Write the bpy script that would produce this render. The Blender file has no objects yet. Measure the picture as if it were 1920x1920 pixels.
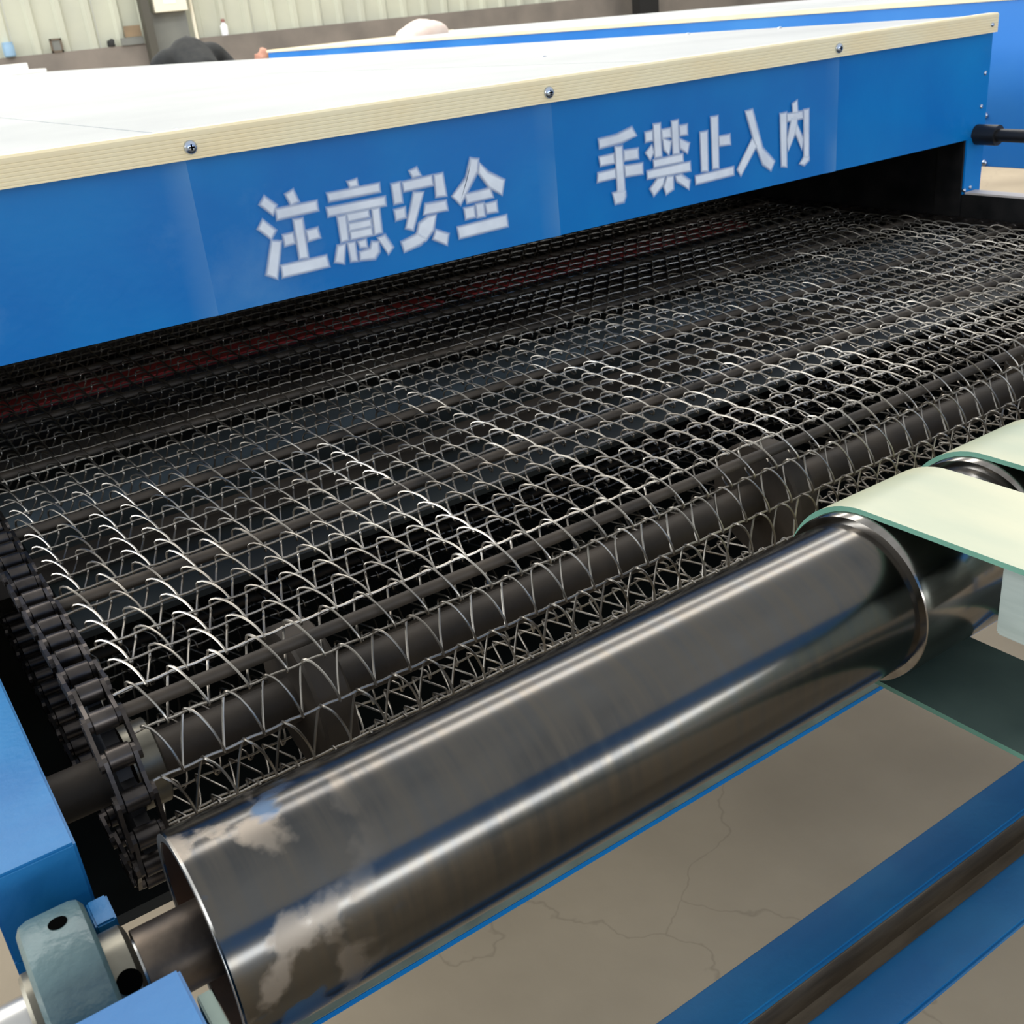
import bpy, bmesh, math, random
from mathutils import Vector, Matrix
random.seed(7)
scene = bpy.context.scene
C = scene.collection

# ------------------------------------------------------------------ camera
# Work unit: S metres = height of the lens above the mesh belt.  Coordinates
# (x along the roller, y into the tunnel, z up) are taken from the lens.
S = 0.42
H = 1.28                      # lens height above the floor
FZ = -H / S                   # floor level in work units
F = 1999.12                   # focal length in pixels of a 1920 px frame
RX = Vector((0.82099006, -0.56317794, -0.09383993))     # image right in the world
RD = Vector((-0.31125316, -0.30369322, -0.90049536))    # image down
RF = Vector((0.47864057, 0.76850572, -0.42462003))      # view direction
def ray(u, v): return RX * (u - 960) + RD * (v - 960) + RF * F
def atx(u, v, x): d = ray(u, v); return d * (x / d.x)
def aty(u, v, y): d = ray(u, v); return d * (y / d.y)
def atz(u, v, z): d = ray(u, v); return d * (z / d.z)
def W(p): return Vector((p[0] * S, p[1] * S, H + p[2] * S))

cd = bpy.data.cameras.new('camera'); cam = bpy.data.objects.new('camera', cd); C.objects.link(cam)
m = Matrix((RX, -RD, -RF)).transposed().to_4x4(); m.translation = (0, 0, H); cam.matrix_world = m
cd.sensor_width = 36; cd.lens = F / 1920 * 36; cd.clip_start = 0.02; cd.clip_end = 200
cd.dof.use_dof = True; cd.dof.focus_distance = 0.92; cd.dof.aperture_fstop = 20
scene.camera = cam

# ------------------------------------------------------------------ light
wd = bpy.data.worlds.new('workshop_daylight'); scene.world = wd; wd.use_nodes = True
wd.node_tree.nodes['Background'].inputs[0].default_value = (0.93, 0.97, 1.0, 1)
wd.node_tree.nodes['Background'].inputs[1].default_value = 0.64
def area(name, loc, target, sx, sy, power, col=(1, 0.97, 0.92)):
    l = bpy.data.lights.new(name, 'AREA'); l.shape = 'RECTANGLE'; l.size = sx; l.size_y = sy
    l.energy = power; l.color = col
    o = bpy.data.objects.new(name, l); C.objects.link(o); o.location = loc
    o.rotation_euler = (Vector(target) - Vector(loc)).to_track_quat('-Z', 'Y').to_euler()
    return o
for y, pw_ in ((5.2, 420), (9.0, 440), (12.6, 440)):          # translucent roof strips across the hall
    area('roof_skylight', (3.0, y, 6.6), (3.0, y, 0), 18, 1.3, pw_)
area('front_fill_light', (2.0, -9.0, 2.45), (2.0, 2.0, 1.0), 12, 1.2, 330, (0.93, 0.97, 1))  # unseen fill light added behind the camera to brighten the tunnel mouth
area('side_window_band', (-9.0, 5.0, 3.6), (0, 3.0, 1.0), 12, 2.0, 780, (0.93, 0.97, 1))
vs = scene.view_settings
vs.view_transform = 'Standard'; vs.look = 'None'; vs.gamma = 1; vs.use_curve_mapping = False; vs.exposure = 0.4

# ------------------------------------------------------------------ materials
def lin(r, g, b):
    f = lambda c: (c / 255 / 12.92) if c <= 10 else ((c / 255 + 0.055) / 1.055) ** 2.4
    return (f(r), f(g), f(b), 1)
def mat(name, col, rough=0.5, metal=0.0, col2=None, scale=8, contrast=(0.35, 0.7), stretch=(1, 1, 1), bump=0.0, bscale=60,
        coat=0.0, detail=6, spec=0.5):
    """principled material in world metres; col2 is worked in with a noise"""
    M = bpy.data.materials.new(name); M.use_nodes = True; nt = M.node_tree; N = nt.nodes; L = nt.links
    p = N['Principled BSDF']; p.inputs['Roughness'].default_value = rough; p.inputs['Metallic'].default_value = metal
    p.inputs['Base Color'].default_value = col; p.inputs['Coat Weight'].default_value = coat
    p.inputs['Specular IOR Level'].default_value = spec
    g = N.new('ShaderNodeNewGeometry'); mp = N.new('ShaderNodeMapping'); mp.inputs['Scale'].default_value = stretch
    L.new(g.outputs['Position'], mp.inputs['Vector'])
    if col2 is not None:
        n = N.new('ShaderNodeTexNoise'); n.inputs['Scale'].default_value = scale; n.inputs['Detail'].default_value = detail
        L.new(mp.outputs[0], n.inputs['Vector'])
        r = N.new('ShaderNodeMapRange'); r.inputs[1].default_value = contrast[0]; r.inputs[2].default_value = contrast[1]
        L.new(n.outputs['Fac'], r.inputs[0])
        mx = N.new('ShaderNodeMix'); mx.data_type = 'RGBA'; mx.name = 'tone'
        mx.inputs[6].default_value = col; mx.inputs[7].default_value = col2
        L.new(r.outputs[0], mx.inputs[0]); L.new(mx.outputs[2], p.inputs['Base Color'])
    if bump:
        n2 = N.new('ShaderNodeTexNoise'); n2.inputs['Scale'].default_value = bscale; n2.inputs['Detail'].default_value = 4
        L.new(mp.outputs[0], n2.inputs['Vector'])
        b = N.new('ShaderNodeBump'); b.inputs['Strength'].default_value = bump; b.inputs['Distance'].default_value = 0.004
        L.new(n2.outputs['Fac'], b.inputs['Height']); L.new(b.outputs[0], p.inputs['Normal'])
    return M
BLUE = lin(0, 112, 188); BLUE2 = lin(6, 130, 200)
m_blue = mat('blue_enamel_paint', BLUE, 0.34, 0, BLUE2, 5, (0.42, 0.8), bump=0.05, bscale=90, spec=0.28)
m_rail = mat('blue_frame_paint', lin(10, 98, 156), 0.45, 0, lin(30, 116, 170), 9, (0.4, 0.75), bump=0.12, bscale=120)
m_blue_far = mat('lit_blue_paint', lin(36, 124, 206), 0.4, 0, lin(62, 142, 214), 3, (0.4, 0.75))  # enamel blue lightened, with the light on the second tunnel put into its colour
m_white = mat('white_roof_sheet', lin(188, 190, 190), 0.45, 0, lin(168, 171, 173), 3, (0.35, 0.75))
m_cream = mat('cream_plastic_trim', lin(255, 240, 200), 0.5, 0, lin(255, 234, 188), 10, (0.4, 0.7))
m_wire = mat('bright_steel_wire', lin(176, 170, 160), 0.36, 1.0, lin(118, 111, 102), 9, (0.35, 0.7))
m_bar = mat('oily_brown_steel_bar', lin(70, 61, 51), 0.62, 0.35, lin(38, 33, 28), 14, (0.35, 0.7), bump=0.15)
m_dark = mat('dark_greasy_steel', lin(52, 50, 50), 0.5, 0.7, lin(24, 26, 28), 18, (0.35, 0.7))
m_chain = mat('greasy_chain_steel', lin(84, 78, 74), 0.36, 0.9, lin(36, 34, 35), 30, (0.35, 0.7))
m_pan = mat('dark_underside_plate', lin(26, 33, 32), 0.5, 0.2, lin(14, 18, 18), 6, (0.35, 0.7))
m_bed = mat('bluish_galvanised_plate', lin(126, 140, 148), 0.42, 0.8, lin(88, 100, 108), 6)
m_red = mat('red_oxide_paint', lin(250, 92, 84), 0.6, 0, lin(214, 70, 64), 30)
m_letter_white = lin(238, 244, 252)
m_zinc = mat('zinc_screw', lin(190, 200, 216), 0.25, 1.0)
m_black = mat('black_rubber', lin(22, 22, 24), 0.5)
m_hole_shade = mat('hole_shade_black', lin(6, 6, 6), 0.9, spec=0.0)  # flat black that stands for the shade inside holes and recesses
m_cast = mat('grey_green_cast_paint', lin(94, 116, 116), 0.35, 0.0, lin(66, 88, 92), 14, (0.35, 0.7), bump=0.5, bscale=70)
m_ring = mat('bearing_steel', lin(128, 124, 112), 0.36, 0.9, lin(84, 80, 72), 20)
m_shaft = mat('shaft_steel', lin(112, 100, 88), 0.42, 0.85, lin(60, 54, 50), 22, (0.35, 0.65), bump=0.1)
m_sleeve = mat('polished_steel_sleeve', lin(150, 146, 140), 0.16, 1.0, lin(118, 112, 106), 6, stretch=(1, 8, 8))
m_bore = mat('rusty_pipe_bore', lin(92, 66, 50), 0.75, 0.1, lin(54, 40, 32), 20)
m_rim = mat('machined_pipe_rim', lin(196, 194, 190), 0.3, 1.0)
m_strap = mat('pale_green_belt_cover', lin(204, 202, 170), 0.34, 0, lin(172, 182, 158), 3.5, (0.35, 0.7), stretch=(3, 1, 1))
m_strap_edge = mat('green_belt_edge', lin(104, 150, 132), 0.5, 0, lin(88, 134, 116), 20)
m_strap_core = mat('dark_grey_green_belt_underside', lin(74, 92, 86), 0.5, 0, lin(60, 78, 74), 14)
m_gap_plate = mat('brown_gap_plate', lin(150, 136, 118), 0.8, 0, lin(112, 100, 86), 12, stretch=(1, 6, 6))
m_pale = mat('pale_bare_glare', lin(206, 196, 190), 0.5)
m_slider = mat('brushed_pale_aluminium', lin(196, 208, 202), 0.4, 0.6, lin(176, 190, 184), 10, stretch=(1, 1, 12))
m_plate = mat('grey_green_plate', lin(112, 128, 118), 0.55, 0.1, lin(88, 104, 96), 30)
m_sheet = mat('pale_green_wall_sheet', lin(186, 188, 170), 0.6, 0, lin(172, 174, 160), 1.5)
m_dado = mat('grey_rendered_dado', lin(128, 120, 112), 0.85, 0, lin(108, 102, 96), 2.5, bump=0.2, bscale=20)
m_column = mat('dark_steel_column', lin(74, 72, 64), 0.6)
m_greypanel = mat('grey_door_sheet', lin(120, 122, 116), 0.6, 0, lin(104, 106, 104), 3)
m_offwhite = mat('offwhite_box_enamel', lin(226, 220, 200), 0.5)
m_paper = mat('white_paper', lin(240, 238, 230), 0.7)
m_brown = mat('brown_board', lin(142, 122, 96), 0.8, 0, lin(120, 104, 84), 6)
m_brownframe = mat('dark_brown_frame', lin(96, 84, 70), 0.7)
m_bluebarrel = mat('pale_blue_plastic', lin(128, 160, 186), 0.5)
m_bottle = mat('white_bottle_plastic', lin(238, 240, 246), 0.4)
m_redcap = mat('dull_red_cap', lin(140, 96, 88), 0.5)
m_skin = mat('skin', lin(198, 142, 118), 0.6)
m_cloth = mat('black_jacket_cloth', lin(30, 32, 32), 0.9, 0, lin(44, 44, 42), 20)
m_trouser = mat('dark_grey_trousers', lin(48, 50, 58), 0.9)
m_hair = mat('black_hair', lin(18, 17, 16), 0.6)
m_bag = mat('pale_plastic_bag', lin(226, 208, 196), 0.5, 0, lin(210, 186, 172), 10)

# concrete floor with wandering hairline cracks
def floor_material():
    M = mat('stained_concrete', lin(182, 166, 142), 0.7, 0, lin(146, 132, 112), 1.6, (0.3, 0.75), bump=0.15, bscale=30, spec=0.3)
    nt = M.node_tree; N = nt.nodes; L = nt.links
    g = N.new('ShaderNodeNewGeometry'); n = N.new('ShaderNodeTexNoise'); n.inputs['Scale'].default_value = 3.0; n.inputs['Detail'].default_value = 5
    L.new(g.outputs['Position'], n.inputs['Vector'])
    s = N.new('ShaderNodeVectorMath'); s.operation = 'SCALE'; s.inputs['Scale'].default_value = 0.5; L.new(n.outputs['Color'], s.inputs[0])
    a = N.new('ShaderNodeVectorMath'); a.operation = 'ADD'; L.new(g.outputs['Position'], a.inputs[0]); L.new(s.outputs[0], a.inputs[1])
    v = N.new('ShaderNodeTexVoronoi'); v.feature = 'DISTANCE_TO_EDGE'; v.inputs['Scale'].default_value = 1.15; L.new(a.outputs[0], v.inputs['Vector'])
    r = N.new('ShaderNodeMapRange'); r.inputs[1].default_value = 0.0; r.inputs[2].default_value = 0.004; r.inputs[3].default_value = 0.8; r.inputs[4].default_value = 1.0
    L.new(v.outputs['Distance'], r.inputs[0])
    mu = N.new('ShaderNodeMix'); mu.data_type = 'RGBA'; mu.blend_type = 'MULTIPLY'; mu.inputs[0].default_value = 1
    L.new(N['tone'].outputs[2], mu.inputs[6]); L.new(r.outputs[0], mu.inputs[7]); L.new(mu.outputs[2], N['Principled BSDF'].inputs['Base Color'])
    return M
m_floor = floor_material()

# brushed pipe: turning marks round the axis, worn and paint-smudged near its open end
def pipe_material():
    M = bpy.data.materials.new('turned_steel_pipe'); M.use_nodes = True; nt = M.node_tree; N = nt.nodes; L = nt.links
    p = N['Principled BSDF']; p.inputs['Metallic'].default_value = 1.0
    g = N.new('ShaderNodeNewGeometry'); sx = N.new('ShaderNodeSeparateXYZ'); L.new(g.outputs['Position'], sx.inputs[0])
    def noise(scale, stretch, lo, hi, detail=5):
        mp = N.new('ShaderNodeMapping'); mp.inputs['Scale'].default_value = stretch; L.new(g.outputs['Position'], mp.inputs[0])
        n = N.new('ShaderNodeTexNoise'); n.inputs['Scale'].default_value = scale; n.inputs['Detail'].default_value = detail
        L.new(mp.outputs[0], n.inputs['Vector'])
        r = N.new('ShaderNodeMapRange'); r.inputs[1].default_value = lo; r.inputs[2].default_value = hi; L.new(n.outputs['Fac'], r.inputs[0])
        return r.outputs[0]
    def mixc(fac, a, b):
        x = N.new('ShaderNodeMix'); x.data_type = 'RGBA'; L.new(fac, x.inputs[0])
        for i, c in ((6, a), (7, b)):
            if isinstance(c, tuple): x.inputs[i].default_value = c
            else: L.new(c, x.inputs[i])
        return x.outputs[2]
    def mul(a, b):
        x = N.new('ShaderNodeMath'); x.operation = 'MULTIPLY'; L.new(a, x.inputs[0]); L.new(b, x.inputs[1]); return x.outputs[0]
    base = mixc(noise(6, (1, 3, 3), 0.3, 0.7), lin(98, 97, 95), lin(74, 74, 74))
    base = mixc(noise(60, (2, 0.15, 0.15), 0.35, 0.75), base, lin(98, 93, 86))
    e = N.new('ShaderNodeMapRange'); e.inputs[1].default_value = 0.185; e.inputs[2].default_value = 0.10; L.new(sx.outputs['X'], e.inputs[0])
    patch = mul(noise(26, (1, 1, 1), 0.50, 0.58, 4), e.outputs[0])
    base = mixc(patch, base, lin(138, 128, 116))
    smear = mul(noise(19, (1, 1.4, 1.4), 0.60, 0.66, 3), e.outputs[0])
    base = mixc(smear, base, lin(44, 82, 118))
    L.new(base, p.inputs['Base Color'])
    add = N.new('ShaderNodeMath'); add.operation = 'MAXIMUM'; L.new(patch, add.inputs[0]); L.new(smear, add.inputs[1])
    ro = N.new('ShaderNodeMapRange'); ro.inputs[3].default_value = 0.18; ro.inputs[4].default_value = 0.42; L.new(add.outputs[0], ro.inputs[0])
    L.new(ro.outputs[0], p.inputs['Roughness'])
    me = N.new('ShaderNodeMapRange'); me.inputs[3].default_value = 1.0; me.inputs[4].default_value = 0.6; L.new(add.outputs[0], me.inputs[0])
    L.new(me.outputs[0], p.inputs['Metallic'])
    return M
m_pipe = pipe_material()

# sprayed stencil paint: opaque in the stroke, thinning out at its rim, over the panel's own blue
def spray_material():
    M = mat('white_spray_paint', m_letter_white, 0.45)
    nt = M.node_tree; N = nt.nodes; L = nt.links
    at = N.new('ShaderNodeAttribute'); at.attribute_name = 'cover'
    g = N.new('ShaderNodeNewGeometry'); n = N.new('ShaderNodeTexNoise'); n.inputs['Scale'].default_value = 25; n.inputs['Detail'].default_value = 3
    L.new(g.outputs['Position'], n.inputs['Vector'])
    r = N.new('ShaderNodeMapRange'); r.inputs[1].default_value = 0.3; r.inputs[2].default_value = 0.7; r.inputs[3].default_value = 0.8; r.inputs[4].default_value = 1.0
    L.new(n.outputs['Fac'], r.inputs[0])
    mu = N.new('ShaderNodeMath'); mu.operation = 'MULTIPLY'; L.new(at.outputs['Fac'], mu.inputs[0]); L.new(r.outputs[0], mu.inputs[1])
    L.new(mu.outputs[0], N['Principled BSDF'].inputs['Alpha'])
    return M
m_spray = spray_material()

# ------------------------------------------------------------------ helpers (work units in, metres out)
def mesh_from(bm, name, material, smooth=False):
    me = bpy.data.meshes.new(name)
    bmesh.ops.recalc_face_normals(bm, faces=bm.faces)
    bm.to_mesh(me); bm.free()
    me.materials.append(material)
    if smooth:
        for f in me.polygons: f.use_smooth = True
        try: me.set_sharp_from_angle(angle=math.radians(38))
        except Exception: pass
    return me
def link(name, me, parent=None, loc=None):
    o = bpy.data.objects.new(name, me); C.objects.link(o)
    if parent is not None:
        o.parent = parent
        p = parent
        off = Vector((0, 0, 0))
        while p is not None: off += p.location; p = p.parent
        o.location = (loc if loc is not None else Vector((0, 0, 0))) - off
    elif loc is not None: o.location = loc
    return o
def thing(name, label, cat, base, group=None):
    o = bpy.data.objects.new(name, None); C.objects.link(o); o.location = W(base); o.empty_display_size = 0.05
    o['label'] = label; o['category'] = cat
    if group: o['group'] = group
    return o
def tag(o, label, cat, group=None):
    o['label'] = label; o['category'] = cat
    if group: o['group'] = group
    return o
def struct(o): o['kind'] = 'structure'; return o
def box_bm(bm, a, b, bevel=0.0):
    """axis aligned box between corners a and b (work units)"""
    a, b = W(a), W(b); lo = [min(a[i], b[i]) for i in range(3)]; hi = [max(a[i], b[i]) for i in range(3)]
    vs_ = [bm.verts.new((x, y, z)) for x in (lo[0], hi[0]) for y in (lo[1], hi[1]) for z in (lo[2], hi[2])]
    fs = [bm.faces.new([vs_[i] for i in q]) for q in ((0, 1, 3, 2), (4, 6, 7, 5), (0, 4, 5, 1), (2, 3, 7, 6), (0, 2, 6, 4), (1, 5, 7, 3))]
    if bevel:
        es = list({e for f in fs for e in f.edges})
        bmesh.ops.bevel(bm, geom=es, offset=bevel * S, segments=2, affect='EDGES')
def box(name, a, b, material, parent=None, bevel=0.004):
    bm = bmesh.new(); box_bm(bm, a, b, bevel)
    return link(name, mesh_from(bm, name, material, True), parent)
def lathe(name, axis, prof, material, parent=None, seg=48, closed=False, smooth=True):
    """revolve (x, r) profile round an x-parallel axis through (y, z)"""
    bm = bmesh.new(); rings = []
    for x, r in prof:
        rings.append([bm.verts.new(W((x, axis[0] + r * math.sin(2 * math.pi * k / seg), axis[1] + r * math.cos(2 * math.pi * k / seg)))) for k in range(seg)])
    n = len(rings)
    for i in range(n if closed else n - 1):
        A, B = rings[i], rings[(i + 1) % n]
        for k in range(seg): bm.faces.new((A[k], A[(k + 1) % seg], B[(k + 1) % seg], B[k]))
    if not closed: bm.faces.new(rings[0]); bm.faces.new(rings[-1])
    return link(name, mesh_from(bm, name, material, smooth), parent)
def sweep(bm, pts, r, sides=6, cap=True):
    """round tube along points in metres"""
    n = len(pts); rings = []
    up = Vector((0.13, 0.2, 1)).normalized()
    for i, p in enumerate(pts):
        t = (pts[min(i + 1, n - 1)] - pts[max(i - 1, 0)]).normalized()
        a = t.cross(up)
        if a.length < 1e-3: a = t.cross(Vector((1, 0, 0)))
        a.normalize(); b = t.cross(a); up = b.normalized() * (1 if b.dot(up) > 0 else -1)
        rings.append([bm.verts.new(p + (a * math.cos(2 * math.pi * k / sides) + up * math.sin(2 * math.pi * k / sides)) * r) for k in range(sides)])
    for i in range(n - 1):
        A, B = rings[i], rings[i + 1]
        for k in range(sides): bm.faces.new((A[k], A[(k + 1) % sides], B[(k + 1) % sides], B[k]))
    if cap: bm.faces.new(rings[0]); bm.faces.new(rings[-1])
def tube(name, pts, r, material, parent=None, sides=12):
    bm = bmesh.new(); sweep(bm, [W(p) for p in pts], r * S, sides)
    return link(name, mesh_from(bm, name, material, True), parent)
def prism(name, outline, y0, y1, material, parent=None, bevel=0):
    """outline of (x, z) pushed along y"""
    bm = bmesh.new(); A = [bm.verts.new(W((x, y0, z))) for x, z in outline]; B = [bm.verts.new(W((x, y1, z))) for x, z in outline]
    bm.faces.new(A); bm.faces.new(B[::-1]); n = len(A)
    for i in range(n): bm.faces.new((A[i], A[(i + 1) % n], B[(i + 1) % n], B[i]))
    return link(name, mesh_from(bm, name, material), parent)

# ------------------------------------------------------------------ setting: floor and walls
def slab(name, a, b, material):
    return struct(box(name, a, b, material, None, 0))
slab('floor', (-28, -20, FZ - 0.3), (56, 37, FZ), m_floor)
WY = 33.0
back = slab('wall_back', (-28, WY - 0.25, FZ), (56, WY + 0.4, 0.10), m_dado)     # rendered plinth that carries the sheeting
slab('wall_left', (-28.4, -20, FZ), (-28, 37, 3.6), m_sheet)
slab('wall_right', (56, -20, FZ), (56.4, 37, 13), m_sheet)
RIB = 0.755
def sheet_mesh():
    prof = []
    for k in range(3):
        o = k * RIB
        prof += [(o, 0), (o + 0.60 * RIB, 0), (o + 0.70 * RIB, -0.10), (o + 0.86 * RIB, -0.10), (o + 0.96 * RIB, 0)]
    prof.append((3 * RIB - 0.012, 0))
    bm = bmesh.new(); rows = []
    for z in (0, 13): rows.append([[bm.verts.new((x * S, (y + d) * S, z * S)) for x, y in prof] for d in (0, 0.02)])
    n = len(prof)
    for i in range(n - 1):
        for d in (0, 1): bm.faces.new((rows[0][d][i], rows[0][d][i + 1], rows[1][d][i + 1], rows[1][d][i]))
        for z in (0, 1): bm.faces.new((rows[z][0][i], rows[z][0][i + 1], rows[z][1][i + 1], rows[z][1][i]))
    for i in (0, n - 1): bm.faces.new((rows[0][0][i], rows[1][0][i], rows[1][1][i], rows[0][1][i]))
    return mesh_from(bm, 'wall_sheet', m_sheet)
sm = sheet_mesh()
for k in range(17):
    link('wall_sheet', sm, back, W((2.0 + k * 3 * RIB, WY - 0.02, 0.10)))

# the warning panel: same enamel with reflections at its three stiffener bends painted in as pale streaks
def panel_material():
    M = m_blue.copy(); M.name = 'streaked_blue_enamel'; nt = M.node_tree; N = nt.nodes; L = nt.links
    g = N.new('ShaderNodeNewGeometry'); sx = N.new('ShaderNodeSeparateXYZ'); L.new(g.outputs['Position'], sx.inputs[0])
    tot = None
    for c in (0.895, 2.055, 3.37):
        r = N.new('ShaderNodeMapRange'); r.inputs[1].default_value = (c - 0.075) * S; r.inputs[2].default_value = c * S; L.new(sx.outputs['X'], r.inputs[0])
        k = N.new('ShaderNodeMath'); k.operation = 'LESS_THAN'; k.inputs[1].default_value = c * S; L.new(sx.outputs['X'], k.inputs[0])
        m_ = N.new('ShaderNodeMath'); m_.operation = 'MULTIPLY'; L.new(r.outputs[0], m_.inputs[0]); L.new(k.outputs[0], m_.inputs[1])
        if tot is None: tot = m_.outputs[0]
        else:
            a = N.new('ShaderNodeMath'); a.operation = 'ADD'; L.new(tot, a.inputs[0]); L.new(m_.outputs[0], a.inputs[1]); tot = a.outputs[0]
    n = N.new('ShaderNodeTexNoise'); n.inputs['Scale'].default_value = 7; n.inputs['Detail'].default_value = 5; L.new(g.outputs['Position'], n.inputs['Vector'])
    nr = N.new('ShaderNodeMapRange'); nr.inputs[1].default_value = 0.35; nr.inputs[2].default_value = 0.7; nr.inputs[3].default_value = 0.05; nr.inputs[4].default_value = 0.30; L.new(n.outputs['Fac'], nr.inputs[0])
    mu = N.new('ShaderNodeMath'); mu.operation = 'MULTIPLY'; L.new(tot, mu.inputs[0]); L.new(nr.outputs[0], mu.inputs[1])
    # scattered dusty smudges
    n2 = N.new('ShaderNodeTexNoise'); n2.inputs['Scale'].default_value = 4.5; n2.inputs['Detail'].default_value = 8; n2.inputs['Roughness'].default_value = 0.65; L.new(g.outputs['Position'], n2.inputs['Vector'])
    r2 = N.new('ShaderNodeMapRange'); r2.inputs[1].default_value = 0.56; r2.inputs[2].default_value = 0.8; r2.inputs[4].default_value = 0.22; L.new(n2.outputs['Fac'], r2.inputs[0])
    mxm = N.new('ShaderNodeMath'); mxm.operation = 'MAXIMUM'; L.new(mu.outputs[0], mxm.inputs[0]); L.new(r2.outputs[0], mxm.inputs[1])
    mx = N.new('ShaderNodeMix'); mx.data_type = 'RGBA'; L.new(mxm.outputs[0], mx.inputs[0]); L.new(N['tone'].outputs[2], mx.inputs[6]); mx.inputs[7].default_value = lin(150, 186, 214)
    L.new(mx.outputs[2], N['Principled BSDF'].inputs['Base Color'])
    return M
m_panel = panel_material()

# ------------------------------------------------------------------ heat tunnel
YP = 2.83; ZT = -0.203
tun = thing('heat_tunnel', 'long blue heat tunnel with white roof, cream edging and stencilled warning panel', 'oven', (2.2, 9, FZ))
XL, XR = -0.15, 4.30; YE = 27.0
def front_panel():
    xs = [XL, 0.1]
    for c in (0.90, 2.03, 3.34): xs += [c - 0.035, c, c + 0.035]
    xs += [0.45, 1.45, 2.65, 3.8, XR]; xs = sorted(xs)
    bow = lambda x: (-0.006 if min(abs(x - c) for c in (0.90, 2.03, 3.34)) < 0.02 else 0.0)
    zs = [(-0.672, 0.0), (-0.655, 0.0), (-0.26, 0.0), (ZT - 0.002, 0.0)]
    bm = bmesh.new(); g = [[bm.verts.new(W((x, YP + bow(x), z))) for x in xs] for z, _ in zs]
    gb = [[bm.verts.new(W((x, YP + 0.03, z))) for x in xs] for z in (zs[0][0], zs[-1][0])]
    for j in range(len(zs) - 1):
        for i in range(len(xs) - 1): bm.faces.new((g[j][i], g[j][i + 1], g[j + 1][i + 1], g[j + 1][i]))
    for i in range(len(xs) - 1):
        bm.faces.new((g[0][i], g[0][i + 1], gb[0][i + 1], gb[0][i])); bm.faces.new((g[-1][i], g[-1][i + 1], gb[1][i + 1], gb[1][i]))
        bm.faces.new((gb[0][i], gb[0][i + 1], gb[1][i + 1], gb[1][i]))
    for i in (0, -1): bm.faces.new((g[0][i], g[1][i], g[2][i], g[3][i], gb[1][i], gb[0][i]))
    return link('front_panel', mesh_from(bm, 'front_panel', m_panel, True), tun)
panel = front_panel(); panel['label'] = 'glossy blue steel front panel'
# side walls, roof sheets, rear wall
box('side_wall', (XR - 0.10, YP + 0.03, -0.98), (XR, YE, ZT - 0.01), m_blue, tun)
box('side_wall', (XL, YP + 0.03, -0.98), (XL + 0.10, YE, ZT - 0.01), m_blue, tun)
box('rear_wall', (XL, YE, -0.98), (XR, YE + 0.05, ZT - 0.01), m_blue, tun)
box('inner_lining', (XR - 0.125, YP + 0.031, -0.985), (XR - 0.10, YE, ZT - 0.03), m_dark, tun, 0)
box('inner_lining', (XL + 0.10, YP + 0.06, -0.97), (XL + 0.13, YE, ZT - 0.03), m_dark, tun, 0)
box('inner_ceiling', (XL + 0.1, YP + 0.06, ZT - 0.06), (XR - 0.1, YE, ZT - 0.03), m_offwhite, tun, 0)
for a, b in ((XL, 0.868), (0.874, 2.60), (2.606, XR)):
    box('roof_sheet', (a, YP + 0.02, ZT - 0.012), (b, YE, ZT), m_white, tun, 0.002)
def trim_strip(name, x0, x1, parent):
    """ribbed cream angle: face with fine ridges, short lip on the roof"""
    pr = [(YP + 0.03, ZT + 0.008), (YP - 0.012, ZT + 0.008), (YP - 0.018, ZT + 0.002)]
    z = ZT - 0.004
    for k in range(6):
        pr += [(YP - 0.0185, z), (YP - 0.0185, z - 0.006), (YP - 0.0178, z - 0.0072), (YP - 0.0178, z - 0.0086)]; z -= 0.0096
    pr += [(YP - 0.0185, z), (YP - 0.0185, z - 0.003), (YP - 0.008, z - 0.004), (YP - 0.008, ZT), (YP + 0.03, ZT + 0.002)]
    bm = bmesh.new(); A = [bm.verts.new(W((x0, y, z))) for y, z in pr]; B = [bm.verts.new(W((x1, y, z))) for y, z in pr]
    n = len(pr)
    for i in range(n): bm.faces.new((A[i], A[(i + 1) % n], B[(i + 1) % n], B[i]))
    bm.faces.new(A); bm.faces.new(B[::-1])
    return link(name, mesh_from(bm, name, m_cream), parent)
trim_strip('edge_trim', XL, XR + 0.002, tun)['label'] = 'ribbed cream plastic edge trim'
def screw_mesh(r):
    bm = bmesh.new(); prof = [(0, r), (-0.18 * r, r), (-0.45 * r, 0.85 * r), (-0.62 * r, 0.5 * r), (-0.66 * r, 0.18 * r)]
    rings = [[bm.verts.new((rr * S * math.cos(k * math.pi / 8), y * S, rr * S * math.sin(k * math.pi / 8))) for k in range(16)] for y, rr in prof]
    for A, B in zip(rings, rings[1:]):
        for k in range(16): bm.faces.new((A[k], A[(k + 1) % 16], B[(k + 1) % 16], B[k]))
    bm.faces.new(rings[-1]); bm.faces.new(rings[0])
    return mesh_from(bm, 'screw', m_zinc, True)
def cross_mesh(r):
    bm = bmesh.new()
    for w, h in ((0.42, 0.11), (0.11, 0.42)):
        v = [bm.verts.new((a * w * r * S, d * S, b * h * r * S)) for d in (-0.70 * r, -0.5 * r) for a, b in ((-1, -1), (1, -1), (1, 1), (-1, 1))]
        for q in ((0, 1, 2, 3), (4, 5, 6, 7), (0, 1, 5, 4), (1, 2, 6, 5), (2, 3, 7, 6), (3, 0, 4, 7)): bm.faces.new([v[i] for i in q])
    return mesh_from(bm, 'cross_recess', m_hole_shade)
sc, cr = screw_mesh(0.0175), cross_mesh(0.0175)
for x in (0.91, 2.037, 3.343):
    p = W((x, YP - 0.0185, -0.238)); s_ = link('screw', sc, tun, p); link('cross_recess', cr, s_, p)
scs = screw_mesh(0.009); link('screw', scs, tun, W((4.262, YP - 0.0185, -0.238)))
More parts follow.
